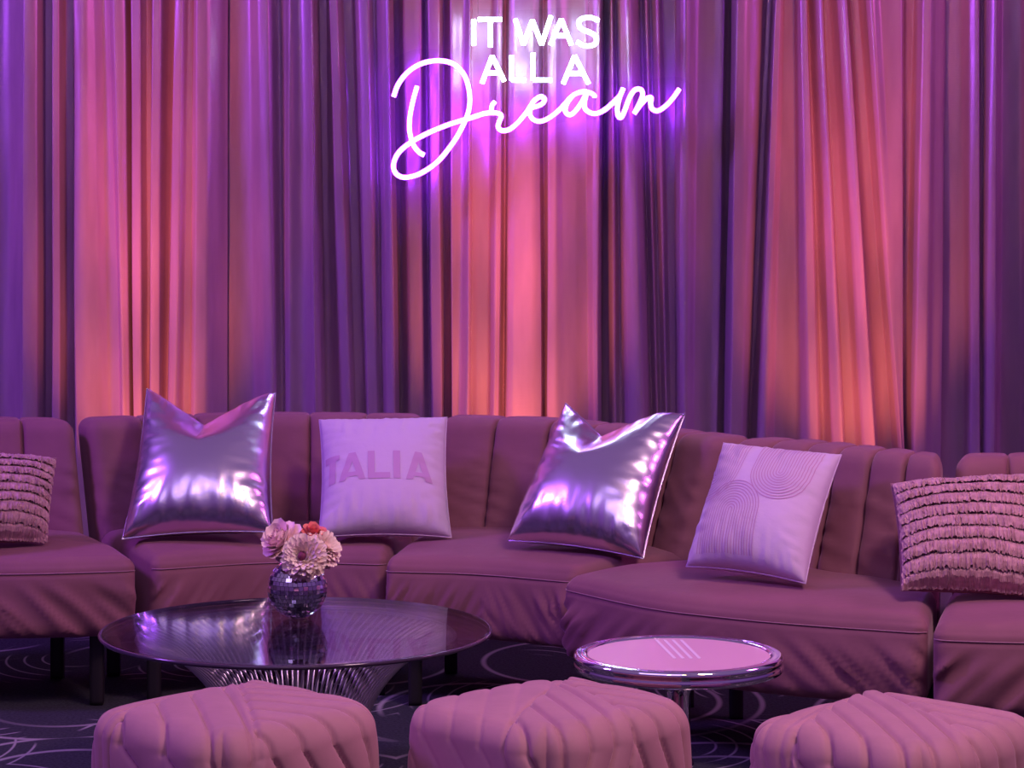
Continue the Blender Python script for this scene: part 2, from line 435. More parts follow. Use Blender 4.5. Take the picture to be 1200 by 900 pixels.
bigD = [d1(62, 300), d1(95, 215), (d1(160, 135)), d1(250, 80), d1(360, 62), d1(460, 85), d1(530, 160), d1(562, 270), d1(560, 380), d1(520, 490), d1(450, 610), d1(350, 730), d1(240, 805), d1(140, 832), d1(80, 808), d1(62, 750), d1(95, 670), d1(185, 595), d1(320, 525), d1(450, 475), d1(570, 440), d2(60, 430), d2(170, 395), d2(290, 390), d2(345, 420), d2(325, 480), d2(310, 540), d2(350, 580), d2(430, 570), d2(520, 500), d2(620, 380), d2(700, 260), d2(770, 215), d2(815, 240), d2(790, 290), d2(730, 320), d2(670, 340), d2(655, 400), d2(690, 460), d2(770, 480), d2(870, 440), d2(980, 350), d2(1100, 220), d3(140, 150), d3(220, 140), d3(290, 170), d3(295, 195)]
stemD = [d1(218, 230), d1(195, 310), d1(172, 420), d1(168, 520), d1(190, 610), d1(230, 665), d1(265, 685)]
rarm = [d2(280, 268), d2(245, 310), d2(235, 380)]
aam = [d3(215, 165), d3(160, 260), d3(100, 335), d3(55, 355), d3(20, 320), d3(35, 250), d3(80, 185)]
a2 = [d3(215, 165), d3(200, 250), d3(215, 310), d3(290, 345), d3(380, 315), d3(470, 240), d3(535, 170), d3(565, 105)]
m1 = [d3(565, 105), d3(530, 190), d3(508, 290), d3(515, 365), d3(545, 380), d3(580, 310), d3(625, 190), d3(675, 120), d3(730, 120), d3(745, 170), d3(710, 260), d3(665, 345)]
m2 = [d3(665, 345), d3(720, 270), d3(780, 205), d3(825, 195), d3(820, 250), d3(835, 300), d3(890, 318), d3(970, 265), d3(1040, 185), d3(1090, 112)]
scr = neon([cat3(s, 8) for s in (bigD, stemD, rarm, aam, a2, m1, m2)], M_purple_core, M_purple_side, 'script_tube', .0058)
# clear acrylic backing cut round the words
out = [(448, 130), (452, 80), (485, 58), (530, 58), (545, 40), (548, 12), (600, 12), (705, 10), (716, 40), (700, 70), (708, 92), (745, 95), (790, 90), (808, 96), (806, 115), (785, 140), (750, 146), (715, 140), (660, 143), (610, 160), (575, 162), (548, 160), (525, 190), (490, 216), (460, 216), (448, 200)]
oc = cat3([at(x, y, NY) for x, y in out] + [at(*out[0], NY)], 4)[:-1]
n = len(oc); V = [p + Vector((0, .016, 0)) for p in oc] + [p + Vector((0, .020, 0)) for p in oc]
Fc = [list(range(n)), [n + i for i in range(n)][::-1]] + [[i, (i + 1) % n, n + (i + 1) % n, n + i] for i in range(n)]
mesh('acrylic_backing', rel(V, sign), Fc, M_acrylic, sign, smooth_on=False)
# thin cords running up to the drape rail
for px in (560, 690):
    p = at(px, 16, NY) + Vector((0, .018, 0))
    V, Fc = tube([p, p + Vector((0, 0, 1.2))], .0008, 6)
    mesh('hanging_wire', rel(V, sign), Fc, M_acrylic, sign)

# ------------------------------------------------------------------ sofa
SOFA_GROUP = 'sections of the curved mauve velvet sofa'
ZS0, ZS1, ZTOP = .20, .43, .74
def sofa(ridge, front, label, nch, seed, wr=1.0, gap=.004, scal=.45, legs=((.07, .1), (.93, .1), (.06, .88), (.94, .88))):
    R = Curve2(ridge); Fr = Curve2(front)
    g0 = gap / R.len
    def plan(t, s_m, from_back=True):
        a = R(t); b = Fr(t); d = (b - a).normalized()
        return a + d * s_m
    def depth(t): return (Fr(t) - R(t)).length
    c = (R(.5) + Fr(.5)) / 2
    root = empty('sofa_section', (c.x, c.y, 0))
    tag(root, label, 'sofa', SOFA_GROUP)
    O = Vector((c.x, c.y, 0))
    # seat
    Lm = (R.len + Fr.len) / 2; Dm = depth(.5); Hh = (ZS1 - ZS0) / 2
    hx = Lm / 2
    SB = .15                                        # seat starts in front of the back cushion
    V, Fc = rbox(hx, .26, Hh, .038, .0105)
    out = []
    for v in V:
        t = (v.x / hx + 1) / 2
        t = .5 + (t - .5) * (1 - 2 * g0)
        s = (v.y / .26 + 1) / 2                    # 0 back 1 front
        D = depth(t)
        z = ZS0 + Hh + v.z
        dn = SB + (D - SB) * s
        # crown of the cushion and softness
        cr = (1 - (2 * t - 1) ** 4) * (1 - max(0, 2 * s - 1) ** 3)
        if v.z > 0: z += .014 * cr * sst(0, Hh, v.z)
        if v.z > 0: z -= .012 * sst(.55, 1, s) * sst(0, Hh, v.z)
        # stitched seam along the front, just under the top edge
        fz = z - (ZS1 - .05)
        fs = sst(.9, 1, s) if v.z < Hh * .8 else 0
        push = -.0035 * math.exp(-(fz / .005) ** 2) * fs
        # drag wrinkles on the loose skirt, stronger near the corners
        edge = .35 + .65 * (math.exp(-(t / .16) ** 2) + math.exp(-((1 - t) / .16) ** 2))
        xm = t * Lm; sg = 1 if t > .5 else -1
        w = ns((xm + sg * z * .85) * 25 + seed, (xm * -.3 + z) * 3 + seed, seed)
        w = (1 - abs(w)) ** 3 - .4
        push += .030 * wr * edge * w * fs * sst(ZS1 - .06, ZS1 - .13, z)
        push += .010 * fs * (1 - ((z - .31) / .11) ** 2)
        dn += push
        # wrinkles on the seat top towards the junction
        if v.z > Hh * .5:
            z += .003 * wr * ns(xm * 7 + seed, s * 4, 7.7)
        p = plan(t, dn)
        out.append(Vector((p.x, p.y, z)) - O)
    seat = mesh('seat', out, Fc, M_velvet, root)
    # piping along the seam
    pts = []
    for i in range(61):
        t = .008 + .984 * i / 60
        x_ = min(t, 1 - t) * Lm; rc_ = .040
        back_ = rc_ - math.sqrt(max(0, rc_ ** 2 - (rc_ - x_) ** 2)) if x_ < rc_ else 0
        p = plan(t, depth(t) + .0052 - back_); pts.append(Vector((p.x, p.y, ZS1 - .05)) - O)
    pv, pf = tube(pts, .0016, 6)
    mesh('piping', pv, pf, M_piping, seat)
    # backrest with vertical channels
    hx = R.len / 2; hz = (ZTOP - .24) / 2; th = .065
    V, Fc = rbox(hx, th, hz, .036, .011, [hx * (2 * k / nch - 1) for k in range(1, nch)])
    out = []
    for v in V:
        t = (v.x / hx + 1) / 2; tk = t; t = .5 + (t - .5) * (1 - 2 * g0)
        z = .24 + hz + v.z
        lean = .11 * max(0, (ZTOP - z)) / .34
        if z < .40: lean = .11
        f = v.y / th                               # -1 rear .. 1 front
        dn = lean + v.y
        k = tk * nch; fr = abs(k - round(k)) / nch * R.len
        inner = 0 if (round(k) in (0, nch)) else 1
        groove = math.exp(-(fr / .0042) ** 2) * inner
        puff = (1 - (2 * abs(k - math.floor(k) - .5)) ** 4)
        if f > 0: dn += (.012 * puff - .016 * groove) * sst(0, 1, f)
        top = sst(hz - .06, hz, v.z)
        z += scal * (.008 * puff - .010 * groove) * top
        xm = t * R.len
        w = (1 - abs(ns((xm * .35 + z) * 24 + seed * 2, xm * 6 - z * 2, seed))) ** 3 - .3
        dn += .009 * wr * w * sst(.6, 1, f) * (.25 + .75 * math.exp(-((fr - .02) / .05) ** 2)) * sst(.70, .6, z)
        p = plan(t, dn)
        out.append(Vector((p.x, p.y, z)) - O)
    mesh('backrest', out, Fc, M_velvet, root)
    for (t, s) in legs:
        D = depth(t); p = plan(t, .05 + (D - .09) * s)
        V, Fc = bevel_box(p.x - .019 - O.x, p.x + .019 - O.x, p.y - .019 - O.y, p.y + .019 - O.y, 0, .225, .004)
        mesh('leg', V, Fc, M_black, root)
    return root, plan, depth

def rp(px, py, h=ZTOP): v = ath(px, py, h); return (v.x, v.y)
def fp(px, py): return rp(px, py, .385)
sofa([(-2.2, 7.52), (-1.85, 7.62), (-1.505, 7.66), (-1.294, 7.62)], [(-2.5, 7.2), (-1.9, 7.06), (-1.39, 7.03), (-1.012, 7.09)],
     'sofa section at the far left, under the left fringed cushion', 6, 3.3, 1.2)
sofa([(-1.270, 7.64), (-1.0, 7.755), (-.717, 7.81), (-.5, 7.80), (-.262, 7.755)], [(-.985, 7.11), (-.66, 7.24), (-.345, 7.20)],
     'sofa section with the first silver cushion and the lettered lilac cushion', 6, 11.7, .8)
sofa([(-.203, 7.735), (.1, 7.65), (.247, 7.52), (.479, 7.29), (.622, 7.10)], [(-.350, 7.08), (-.092, 7.03), (.165, 6.89)],
     'sofa section in the middle, with the slanted silver cushion', 6, 20.1, 1.0, legs=((.05, .1), (.9, .1), (.1, .9), (.9, .85)))
sofa([(.650, 7.065), (.80, 6.965), (.898, 6.85), (1.013, 6.715), (1.094, 6.60)], [(.125, 6.79), (.34, 6.49), (.52, 6.35), (.687, 6.255), (.985, 6.13)],
     'outward curving sofa section under the arch-patterned lilac cushion', 6, 29.9, 1.1, scal=1.0)
sofa([(1.135, 6.66), (1.315, 6.685), (1.55, 6.70), (1.95, 6.70)], [(.970, 6.045), (1.183, 6.01), (1.5, 6.0), (2.05, 6.03)],
     'sofa section at the far right, partly under the right fringed cushion', 6, 40.5, 1.2)

# ------------------------------------------------------------------ cushions
def cushion_surface(TL, TR, BR, BL, T, dip=0.0, u0=0.0, pinch=.07, power=2.4, seed=0.0, wr=0.0, sag=.0, dipw=.9):
    """returns f(u,v,side)->point; corners are world points, bulge T along the normal"""
    TL, TR, BR, BL = map(Vector, (TL, TR, BR, BL))
    N = ((TR + BR - TL - BL).cross(TL + TR - BL - BR)).normalized()
    if N.y > 0: N = -N                              # towards the camera
    def f(u, v, side):
        uu = u * (1 - pinch * (1 - v * v)); vv = v * (1 - pinch * (1 - u * u))
        du = abs(u - u0) / dipw
        dp = dip * max(0.0, 1 - du) ** 1.15
        k = sst(-1, 1, v)
        vv -= dp * k ** 2.2
        a, b = (uu + 1) / 2, (vv + 1) / 2
        P = (BL * (1 - a) + BR * a) * (1 - b) + (TL * (1 - a) + TR * a) * b
        e = max(0.0, 1 - abs(u) ** power) * max(0.0, 1 - abs(v) ** power)
        h = e ** .45
        vs = 1 - .18 * v                            # filling settles low
        off = T * h * vs * (1 if side > 0 else .62)
        if dip: off *= 1 - .55 * max(0.0, 1 - du) * sst(.2, 1, v)
        if wr:
            r = math.hypot(u, v)
            edge = sst(.25, 1, max(abs(u), abs(v)))
            q = ns(u * 3.2 + seed, v * 9 + seed, side * 4.0) if abs(u) > abs(v) else ns(u * 9 + seed, v * 3.2 + seed, side * 4.0)
            off += wr * (edge * q + .35 * ns(u * 2.2, v * 2.2 + seed, 9.0 + side)) * min(1, h * 2.2)
        return P + N * (off * side)
    f.N = N
    return f
def cushion(name, f, label, mat, n=56, group='scatter cushions on the curved sofa', loc=None):
    V = []; Fc = []; 
    us = [math.sin(PI / 2 * (2 * i / n - 1)) * .35 + (2 * i / n - 1) * .65 for i in range(n + 1)]
    idx = {}
    for side in (1, -1):
        for j, v in enumerate(us):
            for i, u in enumerate(us):
                b = i in (0, n) or j in (0, n)
                k = (i, j, 0 if b else side)
                if k not in idx: idx[k] = len(V); V.append(f(u, v, side))
        for j in range(n):
            for i in range(n):
                q = []
                for a, c in ((i, j), (i + 1, j), (i + 1, j + 1), (i, j + 1)):
                    b = a in (0, n) or c in (0, n); q.append(idx[(a, c, 0 if b else side)])
                Fc.append(q)
    lo = min(V, key=lambda p: p.z); base = Vector((sum(p.x for p in V) / len(V), sum(p.y for p in V) / len(V), lo.z))
    root = empty(name, base)
    tag(root, label, 'cushion', group)
    cv = mesh('cover', [p - base for p in V], Fc, mat, root)
    # sewn edge
    ring = []
    E = 40
    for (a, b) in (((-1, -1), (1, -1)), ((1, -1), (1, 1)), ((1, 1), (-1, 1)), ((-1, 1), (-1, -1))):
        for i in range(E):
            t = i / E; ring.append(f(lerp(a[0], b[0], t), lerp(a[1], b[1], t), 1) - base)
    V2, F2 = tube(ring, .0018, 5, closed=True)
    mesh('seam', V2, F2, mat, root)
    return root, base
def corners(c, yb, yt, dyl=0.0, dyr=0.0):
    """c: four pixel corners TL,TR,BR,BL; bottom depth yb, top depth yt; dyl/dyr turn the cushion"""
    (a, b, d, e) = c
    return at(*a, yt + dyl), at(*b, yt + dyr), at(*d, yb + dyr), at(*e, yb + dyl)

# silver cushion, left
f = cushion_surface(*corners([(172, 455), (323, 461), (320, 624), (143, 632)], 7.24, 7.57), .105, dip=.45, u0=-.05, pinch=.05, seed=2.0, wr=.006, dipw=.95)
cushion('silver_cushion', f, 'shiny silver cushion with a deep notch in its top, standing upright behind the flowers', M_foil)
f = cushion_surface(*corners([(664, 470), (803, 485), (754, 655), (595, 634)], 6.95, 7.20, .14, -.06), .10, dip=.40, u0=-.2, pinch=.05, seed=6.0, wr=.006, dipw=.9)
cushion('silver_cushion', f, 'shiny silver cushion tilted to the right, on the middle sofa section', M_foil)
# lettered lilac cushion
f2 = cushion_surface(*corners([(374, 492), (524, 489), (529, 630), (373, 630)], 7.25, 7.54), .085, pinch=.055, seed=9.0, wr=.008)
c2, b2 = cushion('lilac_cushion', f2, 'lilac cushion with pink block capitals across its middle', M_lilac)
def stroke(f, base, a, b, w0, n=14, m=3, off=.0016, horiz=None):
    """flat stroke on a cushion face; a,b centre line ends in (u,v); w half-width vector in (u,v)"""
    V = []; Fc = []
    for i in range(n + 1):
        for k in range(m + 1):
            t = i / n; s = 2 * k / m - 1
            u = lerp(a[0], b[0], t) + w0[0] * s; v = lerp(a[1], b[1], t) + w0[1] * s
            V.append(f(u, v, 1) + f.N * off - base)
    for i in range(n):
        for k in range(m):
            Fc.append([i * (m + 1) + k, (i + 1) * (m + 1) + k, (i + 1) * (m + 1) + k + 1, i * (m + 1) + k + 1])
    return V, Fc
hw = .055; vb, vt = -.35, .15
def lx(z): return (z - 100) / 790 * 2 - 1          # zoom x to u
def LT(x0, x1): xm = (x0 + x1) / 2; return [stroke(f2, b2, (x0, vt - .05), (x1, vt - .05), (0, .05)), stroke(f2, b2, (xm, vb), (xm, vt - .1), (hw, 0))]
def LA(x0, x1):
    xm = (x0 + x1) / 2
    return [stroke(f2, b2, (x0 + hw, vb), (xm, vt), (hw, 0)), stroke(f2, b2, (x1 - hw, vb), (xm, vt), (hw, 0)), stroke(f2, b2, (x0 + hw * 2, vb + .10), (x1 - hw * 2, vb + .10), (0, .04))]
def LL(x0, x1): return [stroke(f2, b2, (x0 + hw, vb), (x0 + hw, vt), (hw, 0)), stroke(f2, b2, (x0 + 2 * hw, vb + .05), (x1, vb + .05), (0, .05))]
def LI(x0): return [stroke(f2, b2, (x0 + hw, vb), (x0 + hw, vt), (hw, 0))]
for grp in (LT(-.93, -.70), LA(lx(215), lx(385)), LL(lx(400), lx(540)), LI(lx(562)), LA(lx(640), lx(805))):
    V, Fc = join(*grp); mesh('printed_letter', V, Fc, M_print, c2)
# arch-patterned lilac cushion
f3 = cushion_surface(*corners([(848, 519), (986, 533), (944, 684), (804, 664)], 6.46, 6.70, .10, -.08), .085, pinch=.055, seed=14.0, wr=.008)
c3, b3 = cushion('lilac_cushion', f3, 'lilac cushion with fine arch line pattern, on the outward curving section', M_lilac)
def ribbon(f, base, path, hw=.0065, off=.0016):
    V = []; Fc = []
    for i, p in enumerate(path):
        q0 = path[max(0, i - 1)]; q1 = path[min(len(path) - 1, i + 1)]
        d = Vector((q1[0] - q0[0], q1[1] - q0[1])).normalized(); nn = Vector((-d.y, d.x)) * hw
        for s in (-1, 1): V.append(f(p[0] + nn.x * s, p[1] + nn.y * s, 1) + f.N * off - base)
    for i in range(len(path) - 1): Fc.append([2 * i, 2 * i + 1, 2 * i + 3, 2 * i + 2])
    return V, Fc
def arch(cu, cv, up, rmax, nr, vend):
    parts = []
    for k in range(nr):
        r = rmax * (k + .6) / nr
        path = []
        sgn = 1 if up else -1
        M = 12
        for i in range(M): path.append((cu - r, lerp(vend, cv, i / M)))
        for i in range(25):
            a = PI * i / 24; path.append((cu - r * math.cos(a), cv + sgn * r * math.sin(a)))
        for i in range(1, M + 1): path.append((cu + r, lerp(cv, vend, i / M)))
        run = []
        for p in path + [None]:
            if p and abs(p[0]) < .965 and abs(p[1]) < .965: run.append(p)
            else:
                if len(run) > 3: parts.append(ribbon(f3, b3, run))
                run = []
    return parts
for a in (arch(-.30, -.33, True, .50, 11, -.97), arch(.33, .40, False, .50, 11, .97), arch(-.86, .34, False, .50, 11, .97)):
    V, Fc = join(*a); mesh('arch_print', V, Fc, M_line, c3)

# fringed cushions
def fringed(c, yb, yt, dyl, dyr, T, label, rows, seed, tilt=0.0):
    f = cushion_surface(*corners(c, yb, yt, dyl, dyr), T, pinch=.04, seed=seed, wr=.006)
    root, base = cushion('fringed_cushion', f, label, M_fringe_base, n=36)
    NU = 170
    r = random.Random(int(seed * 10))
    for k in range(rows):
        v0 = 1 - 2 * k / rows; v1 = 1 - 2 * (k + 1.32) / rows
        V = []; Fc = []; MV = 5
        L = [1 + .09 * r.uniform(-1, 1) for _ in range(NU + 1)]
        dj = [r.uniform(-1, 1) for _ in range(NU + 1)]
        for i in range(NU + 1):
            u = 2 * i / NU - 1
            wav = .022 * ns(u * 2.4 + k * 3.3, seed)
            for m in range(MV + 1):
                s = m / MV
                v = lerp(v0, lerp(v0, v1, L[i]), s) + wav + tilt * u * u
                vc = max(-1, min(1, v)); un = u * (1 - .0 * s)
                p = f(un * .995, vc, 1)
                lift = .004 + .016 * math.sin(s * PI * .66) + .0042 * dj[i] * s
                p = p + f.N * lift
                if v < -1: p = p + Vector((0, 0, (v + 1) * .1))
                p.x += .0032 * r.uniform(-1, 1) * s
                V.append(p - base)
        for i in range(NU):
            for m in range(MV):
                Fc.append([i * (MV + 1) + m, (i + 1) * (MV + 1) + m, (i + 1) * (MV + 1) + m + 1, i * (MV + 1) + m + 1])
        mesh('fringe_row', V, Fc, M_fringe, root, smooth_on=False)
    return root
fringed([(-62, 533), (66, 537), (54, 634), (-66, 640)], 7.13, 7.32, -.08, .05, .07, 'pink cushion with rows of fringe at the left edge, on the far left section', 9, 3.1, -.10)
fringed([(1044, 567), (1226, 556), (1222, 700), (1056, 692)], 6.24, 6.46, .02, .0, .075, 'pink cushion with rows of shaggy fringe over the gap between the right sections', 9, 5.7, -.03)

# ------------------------------------------------------------------ coffee table
TX, TY, TH = -.511, 6.17, .385
ct = empty('coffee_table', (TX, TY, 0))
tag(ct, 'round glass coffee table on a flared wire base, holding the flower vase', 'coffee table')
RT = .46
V, Fc = lathe([(0, TH - .012), (RT - .004, TH - .012), (RT, TH - .008), (RT, TH - .004), (RT - .004, TH), (0, TH)], 128)
V = [v for v in V]; g = mesh('glass_top', V, Fc, M_glass, ct)
bm = bmesh.new(); bm.from_mesh(g.data); bmesh.ops.remove_doubles(bm, verts=bm.verts, dist=1e-5); bmesh.ops.recalc_face_normals(bm, faces=bm.faces); bm.to_mesh(g.data); bm.free()
for p in g.data.polygons: p.use_smooth = False
M_edge = principled('dark_glass_edge', (.05, .03, .06), .12)
_v, _f = tube([Vector((RT * math.cos(2 * PI * k / 128), RT * math.sin(2 * PI * k / 128), TH - .006)) for k in range(128)], .0052, 8, closed=True)
mesh('glass_edge', _v, _f, M_edge, g)
def circle(r, z, n=96): return [Vector((r * math.cos(2 * PI * k / n), r * math.sin(2 * PI * k / n), z)) for k in range(n)]
for (r, z, t) in ((.375, TH - .018, .005), (.165, .15, .004), (.215, .006, .006)):
    V, Fc = tube(circle(r, z), t, 8, closed=True); mesh('ring', V, Fc, M_wire, ct)
rp_ = cat3([Vector((.215, 0, .006)), Vector((.18, 0, .07)), Vector((.166, 0, .15)), Vector((.20, 0, .24)), Vector((.28, 0, .325)), Vector((.375, 0, TH - .018))], 6)
V, Fc = tube(rp_, .0028, 6)
rod0 = mesh('rod', V, Fc, M_wire, ct)
NR = 96
for k in range(1, NR):
    o = rod0.copy(); COL.objects.link(o); o.parent = ct; o.rotation_euler = (0, 0, 2 * PI * k / NR)

# ------------------------------------------------------------------ vase and flowers
VX, VY = -.520, 6.31
vr = .073
vase = empty('mirror_ball_vase', (VX, VY, TH))
tag(vase, 'round mirror-tiled vase standing on the glass coffee table', 'vase')
body = [(0.0, .004)]
for i in range(0, 20):
    a = -PI / 2 + .32 + (PI - .32 - .62) * i / 19; body.append((vr * .97 * math.cos(a), vr + vr * .97 * math.sin(a)))
inner = [(r - .005 if r > .006 else 0, z + .004) for r, z in body[::-1]]
body[0] = (0.0, body[1][1])
prof = body + inner[:-1] + [(0, inner[-2][1])]
V, Fc = lathe(prof, 40)
M_vase = principled('grey_vase_glass', (.2, .18, .22), .3, metal=.6)
vb_ = mesh('vase_body', V, Fc, M_vase, vase)
V = []; Fc = []
rows = 15
for i in range(rows):
    a0 = -PI / 2 + .34 + (PI - .34 - .66) * i / rows; a1 = -PI / 2 + .34 + (PI - .34 - .66) * (i + .9) / rows
    am = (a0 + a1) / 2; cnt = max(8, int(2 * PI * vr * math.cos(am) / .0115))
    for k in range(cnt):
        b0 = 2 * PI * (k + .05) / cnt; b1 = 2 * PI * (k + .95) / cnt
        tx = rnd.uniform(-.06, .06); tz = rnd.uniform(-.06, .06)
        cc = Vector((math.cos(am) * math.cos((b0 + b1) / 2), math.cos(am) * math.sin((b0 + b1) / 2), math.sin(am))) * vr + Vector((0, 0, vr))
        q = []
        for (aa, bb) in ((a0, b0), (a0, b1), (a1, b1), (a1, b0)):
            p = Vector((math.cos(aa) * math.cos(bb), math.cos(aa) * math.sin(bb), math.sin(aa))) * vr + Vector((0, 0, vr))
            nrm = (cc - Vector((0, 0, vr))).normalized()
            sd = nrm.cross(Vector((0, 0, 1))).normalized(); up = sd.cross(nrm)
            dp = p - cc
            q.append(p + nrm * (dp.dot(sd) * tx + dp.dot(up) * tz))
        b = len(V); V += q; Fc.append([b, b + 1, b + 2, b + 3])
        V += [p - (cc - Vector((0, 0, vr))).normalized() * .0025 for p in q]
        for e in range(4): Fc.append([b + e, b + (e + 1) % 4, b + 4 + (e + 1) % 4, b + 4 + e])
M_mirror = principled('mirror_tile', (.9, .88, .92), .03, metal=1)
mesh('mirror_tiles', V, Fc, M_mirror, vase, smooth_on=False)

def petal(L, W, cup, curl, nl=6, nw=4):
    """petal along +X, cupped upward"""
    V = []; Fc = []
    for i in range(nl + 1):
        s = i / nl; w = W * math.sin(PI * min(1, .12 + .80 * s)) ** .7
        for k in range(nw + 1):
            t = 2 * k / nw - 1
            V.append(Vector((L * s, w * t, cup * (s ** 1.6) * L + .35 * w * t * t - curl * L * max(0, s - .7) ** 1.5)))
    for i in range(nl):
        for k in range(nw):
            Fc.append([i * (nw + 1) + k, (i + 1) * (nw + 1) + k, (i + 1) * (nw + 1) + k + 1, i * (nw + 1) + k + 1])
    return V, Fc
def flower(name, label, pos, face, R, mat, centre_mat, layers, centre_r, seed, cf=.22):
    """pos world centre; face: direction the bloom looks"""
    r = random.Random(seed)
    foot = Vector((VX + (pos.x - VX) * .25, VY + (pos.y - VY) * .25, TH + .02))
    root = empty(name, foot)
    tag(root, label, 'flower', 'blooms in the mirror-tiled vase')
    q = face.normalized().to_track_quat('Z', 'Y').to_matrix()
    parts = []
    for (cnt, el, L, W, cup, curl) in layers:
        off = r.uniform(0, 6)
        for k in range(cnt):
            V, Fc = petal(L * R * r.uniform(.9, 1.08), W * R, cup, curl)
            a = off + 2 * PI * k / cnt + r.uniform(-.12, .12); e = el + r.uniform(-.12, .12)
            m = Matrix.Rotation(a, 3, 'Z') @ Matrix.Rotation(-e, 3, 'Y')
            parts.append(([q @ (m @ v) + pos - foot for v in V], Fc))
    V, Fc = join(*parts)
    mesh('petals', V, Fc, mat, root)
    V, Fc = lathe([(0, -centre_r * .4)] + [(centre_r * math.cos(a), centre_r * .7 * math.sin(a)) for a in [-.4, 0, .4, .8, 1.2]] + [(0, centre_r * .72)], 14)
    d = face.normalized() * (R * cf)
    mesh('flower_centre', [q @ v + pos + d - foot for v in V], Fc, centre_mat, root)
    V, Fc = tube(cat3([pos - face.normalized() * R * .1, lerp(pos, foot, .5) + Vector((0, 0, .004)), foot], 6), .0025, 6)
    mesh('stem', [v - foot for v in V], Fc, M_stem, root)
    return root
mum = [(30, .02, 1.0, .19, .10, .3), (30, .25, 1.0, .19, .10, .35), (30, .48, .98, .18, .15, .4), (28, .7, .92, .17, .15, .4), (24, .9, .85, .15, .1, .4), (18, 1.08, .74, .12, .1, .3), (28, -.25, .98, .19, .1, .2), (24, -.55, .94, .19, .1, .2), (18, -.9, .85, .19, .1, .2)]
peony = [(9, -.1, 1.0, .48, .35, .3), (9, .35, 1.0, .46, .4, .3), (8, .75, .92, .42, .4, .35), (7, 1.05, .78, .36, .35, .4), (5, 1.3, .6, .28, .3, .4), (8, -.7, .85, .45, .2, .2)]
rose = [(7, .15, 1.0, .5, .35, .5), (6, .6, .85, .45, .4, .4), (5, 1.0, .7, .36, .4, .3), (4, 1.3, .5, .25, .3, .2)]
flower('peony', 'pale pink peony at the left of the bouquet', at(332, 637, 6.30), Vector((-.5, -.55, .65)), .055, M_pale, M_pale, peony, .012, 1)
flower('chrysanthemum', 'cream chrysanthemum with a dark wine centre facing the front of the bouquet', at(357, 653, 6.235), Vector((-.12, -.95, .22)), .056, M_cream, M_dark_centre, mum, .0105, 2, .62)
flower('chrysanthemum', 'cream chrysanthemum at the right rear of the bouquet', at(376, 645, 6.32), Vector((.6, -.5, .55)), .050, M_cream, M_cream, mum, .010, 3)
flower('ranunculus', 'small coral bloom on top of the bouquet', at(366, 627, 6.33), Vector((.25, -.35, .9)), .034, M_coral, M_coral, rose, .009, 4)

# ------------------------------------------------------------------ side table
SX, SY, SH = .362, 5.66, .42
st = empty('side_table', (SX, SY, 0))
tag(st, 'small round chrome table with a pink top, between the poufs and the sofa', 'side table')
R = .228
rim = [(R - .030, SH - .004), (R - .027, SH + .001), (R - .018, SH + .0015), (R - .014, SH - .001), (R - .010, SH + .002), (R - .004, SH + .001), (R, SH - .005), (R + .001, SH - .011), (R - .004, SH - .015), (R - .001, SH - .020), (R + .001, SH - .027), (R - .002, SH - .033), (R - .008, SH - .036), (R - .045, SH - .034)]
V, Fc = lathe(rim, 128, close=True); mesh('rim', V, Fc, M_chrome, st)
V, Fc = lathe([(0, SH - .02), (R - .029, SH - .02), (R - .029, SH - .003), (R - .031, SH - .002), (0, SH - .002)], 96)
tp = mesh('table_top', V, Fc, M_pink_top, st, smooth_on=False)
def topq(px, py): v = ath(px, py, SH - .002); return Vector((v.x - SX, v.y - SY, SH - .0012))
for i in range(4):
    o = i * 9.7
    a = topq(769 + o, 750); b = topq(791 + o, 772)
    w = Vector((.0036, 0, 0)); h = Vector((0, 0, .0006))
    V = [a - w, a + w, b + w, b - w]; V = V + [v - h for v in V]
    mesh('stripe', V, [[0, 1, 2, 3], [7, 6, 5, 4], [0, 4, 5, 1], [1, 5, 6, 2], [2, 6, 7, 3], [3, 7, 4, 0]], M_white_stripe, tp, smooth_on=False)
ped = [(0, .0), (.15, .0), (.15, .006), (.14, .011), (.09, .02), (.05, .04), (.036, .07), (.030, .10), (.028, .16), (.033, .175), (.033, .185), (.027, .20), (.026, .33), (.032, .36), (.05, .38), (.055, SH - .034), (0, SH - .034)]
V, Fc = lathe(ped, 64); mesh('pedestal', V, Fc, M_chrome, st)

